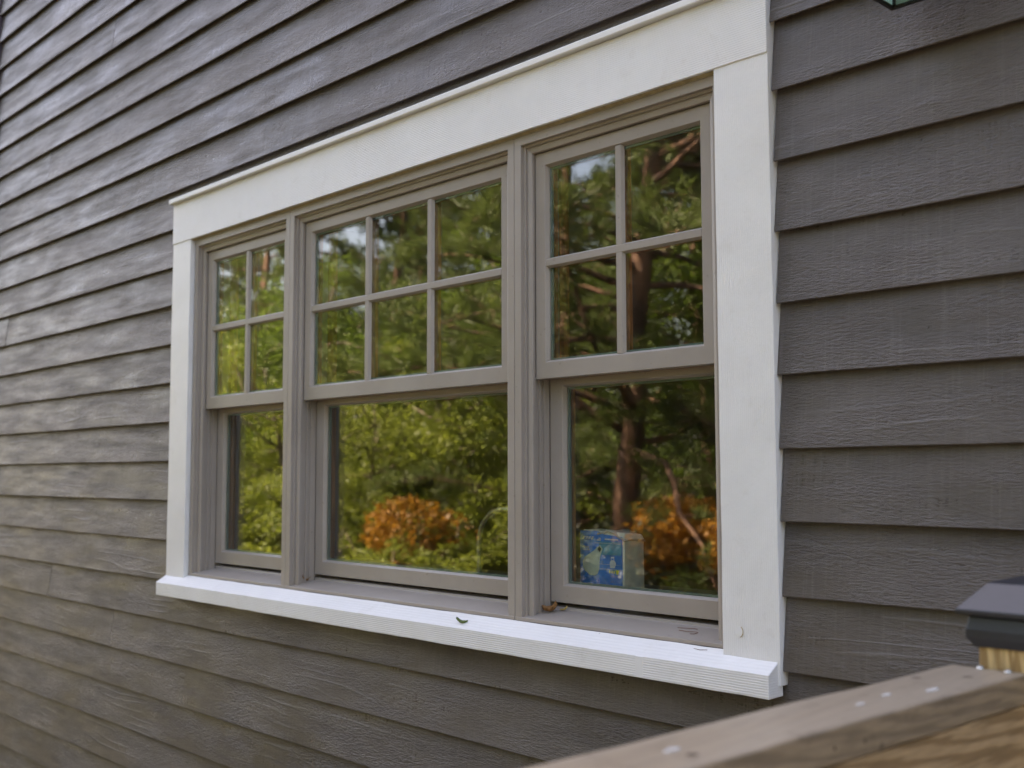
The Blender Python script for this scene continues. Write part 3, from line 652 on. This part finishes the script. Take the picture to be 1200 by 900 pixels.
def make_broad(seed, H, cr, mat, nleaf, size=.10, trunk=True):
    r = random.Random(seed); g = np.random.default_rng(seed); t = MB(); rad = .012*H+.03
    z0 = H*.22 if trunk else .05
    tp = wander((0, 0, 0), (0, 0, 1), H*.9, 9, .06, r); t.tube(tp, [rad*(1-.85*i/9) for i in range(10)], 10)
    cl = []
    for i in range(int(34*(H/7)) if trunk else 22):
        z = r.uniform(z0, H*.85); f = z/(H*.9)*9; a = tp[min(9, int(f))]; az = r.uniform(0, 6.283)
        prof_ = math.sin(math.pi*min(1, max(.12, (z-z0*.6)/(H-z0*.6))))**.6
        lp_ = wander(a, (math.cos(az), math.sin(az), r.uniform(.1, .8)), cr*prof_*r.uniform(.6, 1.1), 5, .18, r)
        t.tube(lp_, [rad*.35*(1-.8*k/5) for k in range(6)], 5)
        for k in (2, 3, 4, 5): cl.append((lp_[k], .24*cr*r.uniform(.6, 1.2)))
    w_ = np.array([c[1]**2 for c in cl]); w_ /= w_.sum(); idx = g.choice(len(cl), nleaf, p=w_)
    cp = np.array([list(c[0]) for c in cl])[idx]; rs = np.array([c[1] for c in cl])[idx]
    u = g.normal(size=(nleaf, 3)); u /= np.linalg.norm(u, axis=1)[:, None]; u[:, 2] *= .62
    P = cp+u*(rs*g.uniform(.15, 1, nleaf)**.5)[:, None]; P[:, 2] = np.maximum(P[:, 2], .03)
    V, q = leaves(P, size, g); return t, np_mesh('crown', V, q, mat)
def tree_obj(name, proto, bark, loc, rz, sc, label, cat, group):
    e = empty(name, loc); e.rotation_euler = (0, 0, rz); e.scale = (sc, sc, sc); tag(e, label, cat, group)
    t, cm = proto
    if isinstance(t, MB):
        o = t.build('trunk', bark, e, True, up=False); 
    c = bpy.data.objects.new('crown', cm); link(c, e); return e, o.data
def copies(name, tm, cm, loc, rz, sc, label, cat, group):
    e = empty(name, loc); e.rotation_euler = (0, 0, rz); e.scale = (sc, sc, sc); tag(e, label, cat, group)
    link(bpy.data.objects.new('trunk', tm), e); link(bpy.data.objects.new('crown', cm), e); return e
def at(ratio, D): return (ratio*D, 2.056-D, 0)                    # mirrored bearing and distance -> ground position
p0 = make_pine(3, 15, .18, 85, 2.8)
tree_obj('pine_tree', p0, barkP, at(-.888, 11), 0, 1, 'tall pine with thick reddish trunk mirrored in the right sash', 'tree', None)[0].rotation_euler = (0, R(5.5), 0)
p1 = make_pine(8, 14, .20, 42, 1.6)
_, ptm = tree_obj('pine_tree', p1, barkP, at(-.72, 17), .4, 1, 'dark pine among green trees mirrored in the panes, some unseen and added to block sky', 'tree', 'pines facing the house')
for rt, D, rz, sc in ((-.74, 13, 2.6, .8), (-.97, 14, 5.6, .85), (-.925, 18, .9, 1.12), (-1.03, 20, 2, 1.05), (-1.5, 17, 2.2, 1.0), (-1.74, 17.5, 3.3, 1.0), (-1.28, 21, 5.1, 1.1), (-1.9, 21, .2, 1.1), (-.25, 15, 1.2, 1), (.1, 13, 2.9, .95), (.45, 15, 4.5, 1), (.8, 13, .3, 1), (1.2, 14, 3.7, 1.05), (1.7, 12, 5.5, 1), (-1.36, 18, 4, .95), (-1.62, 22, 1, 1.1), (-.55, 22, 3, 1), (-1.18, 27, .5, 1.15)):  # pines right of the panes are unseen, added to block low sky
    copies('pine_tree', ptm, p1[1], at(rt, D), rz, sc, 'dark pine among green trees mirrored in the panes, some unseen and added to block sky', 'tree', 'pines facing the house')
b0 = make_broad(21, 7.5, 2.9, leafM[0], 22000, .085); b1 = make_broad(22, 6.2, 2.6, leafM[1], 19000, .08)
L0, L1 = 'green leafy tree mirrored in the window panes, some unseen and added to block sky', 'yellow green leafy tree mirrored in the window panes'
_, t0m = tree_obj('leafy_tree', b0, barkB, at(-.66, 13.5), 0, .9, L0, 'tree', 'green trees facing the house')
_, t1m = tree_obj('leafy_tree', b1, barkB, at(-1.22, 13), 1, .95, L1, 'tree', 'yellow green trees facing the house')
for rt, D, rz, sc in ((-1.0, 15, 1, 1), (-1.5, 14.5, 2, 1.05), (-1.72, 13.5, 3, 1), (-1.3, 20, 5, 1.25), (-.85, 24, 2.2, 1.2), (-1.75, 24, .7, 1.3), (-1.6, 19, 4.6, 1.2), (-1.86, 16, 5.4, 1.1), (-.42, 13, 2, 1.1), (-.1, 16, 5, 1.2), (.28, 12.5, 1, 1.1), (.62, 14, 3, 1.2), (1.0, 12, 4, 1.1), (1.5, 13, .4, 1.2)):  # the last ones stand out of view, added to cut low sky light
    copies('leafy_tree', t0m, b0[1], at(rt, D), rz, sc, L0, 'tree', 'green trees facing the house')
for rt, D, rz, sc in ((-1.02, 14, 2, .62), (-1.62, 12, 4, .85), (-1.38, 11.6, 3, .7), (-1.83, 12.6, 5, .8), (-.60, 15.5, .6, .9), (-1.12, 17, 1.6, 1.1)):
    copies('leafy_tree', t1m, b1[1], at(rt, D), rz, sc, L1, 'tree', 'yellow green trees facing the house')
def make_bush(seed, zc, rx, rz, n, mat, size):
    """several stems carrying one dense rounded crown"""
    r = random.Random(seed); g = np.random.default_rng(seed); t = MB()
    for i in range(7):
        az = i*.9+r.random(); t.tube(wander((0, 0, 0), (math.cos(az)*.35, math.sin(az)*.35, 1), zc+rz*.5, 6, .10, r), [.022*(1-.12*k) for k in range(7)], 6)
    u = g.normal(size=(n, 3)); u /= np.linalg.norm(u, axis=1)[:, None]
    lump = 1+.20*np.sin(u[:, 0]*4.1+seed)*np.sin(u[:, 1]*3.7+1)+.16*np.sin(u[:, 2]*6.3+u[:, 0]*5)+.06*g.normal(size=n)
    P = u*(lump*g.uniform(.05, 1, n)**.28)[:, None]*np.array([rx, rx, rz])+np.array([0, 0, zc])
    V, q = leaves(P, size, g); return t, np_mesh('crown', V, q, mat)
a0 = make_bush(41, 1.72, .74, .54, 1900, orangeM, .085); a1 = make_bush(47, 1.70, .80, .46, 8000, goldM, .085)
tree_obj('autumn_shrub', a0, barkB, at(-1.285, 10.4), 4.3, 1.0, 'orange autumn shrub mirrored low in the wide middle window', 'shrub', None)
_, am = tree_obj('autumn_shrub', a1, barkB, at(-.772, 10.9), .3, 1.06, 'golden brown autumn shrub mirrored beside the bulb carton', 'shrub', None)
copies('autumn_shrub', am, a1[1], at(-.650, 10.7), 2.3, 1.06, 'amber autumn shrub mirrored by the edge of the right sash', 'shrub', None)
LC = 'unseen leafy tree added past the house corner to shade the ground'
for tx, ty, rz, sc in ((-10.2, 5.2, .4, 1.3), (-14.5, 6.5, 2.2, 1.5)):  # out of view, added to throw shade on the ground by the corner
    copies('leafy_tree', t0m, b0[1], (tx, ty, 0), rz, sc, LC, 'tree', 'unseen shade trees past the house corner')
d0 = make_bush(53, 1.0, .62, .98, 6000, m_leaf('dark_mirror_leaf', (.010, .016, .007), (.030, .040, .014), .15), .07)  # shrub added so the glass mirrors something dark over the carton
tree_obj('dark_mirror_shrub', d0, barkB, at(-.895, 9.7), 0, 1.0, 'dark shrub added as a dark reflection over the bulb carton', 'shrub', None)
s0 = make_broad(31, 2.3, 1.3, leafM[1], 5200, .085, False)
LS_ = 'low green shrub growing under the trees facing the house'
_, sm = tree_obj('green_shrub', s0, barkB, at(-.74, 12.6), 0, 1, LS_, 'shrub', 'shrubs under the trees')
for rt, D, rz, sc in ((-.66, 9.9, 1, .50), (-.76, 9.9, 2.4, .48), (-1.21, 9.2, .8, .72), (-1.34, 9.4, 3.8, .74), (-1.27, 9.0, 5.1, .66), (-1.08, 12.2, 3, 1), (-1.2, 11, 4, .9), (-1.34, 12.4, 5, 1.05), (-1.46, 10.8, .5, .95), (-1.6, 11.4, 1.5, 1), (-1.76, 11.2, 2.5, 1.1), (-1.9, 10.8, 3.5, 1), (-1.0, 13.6, 1.1, 1.1), (-.86, 13.2, 4.4, 1.1), (-.72, 13.6, 5.2, 1.1)):
    copies('green_shrub', sm, s0[1], at(rt, D), rz, sc, LS_, 'shrub', 'shrubs under the trees')
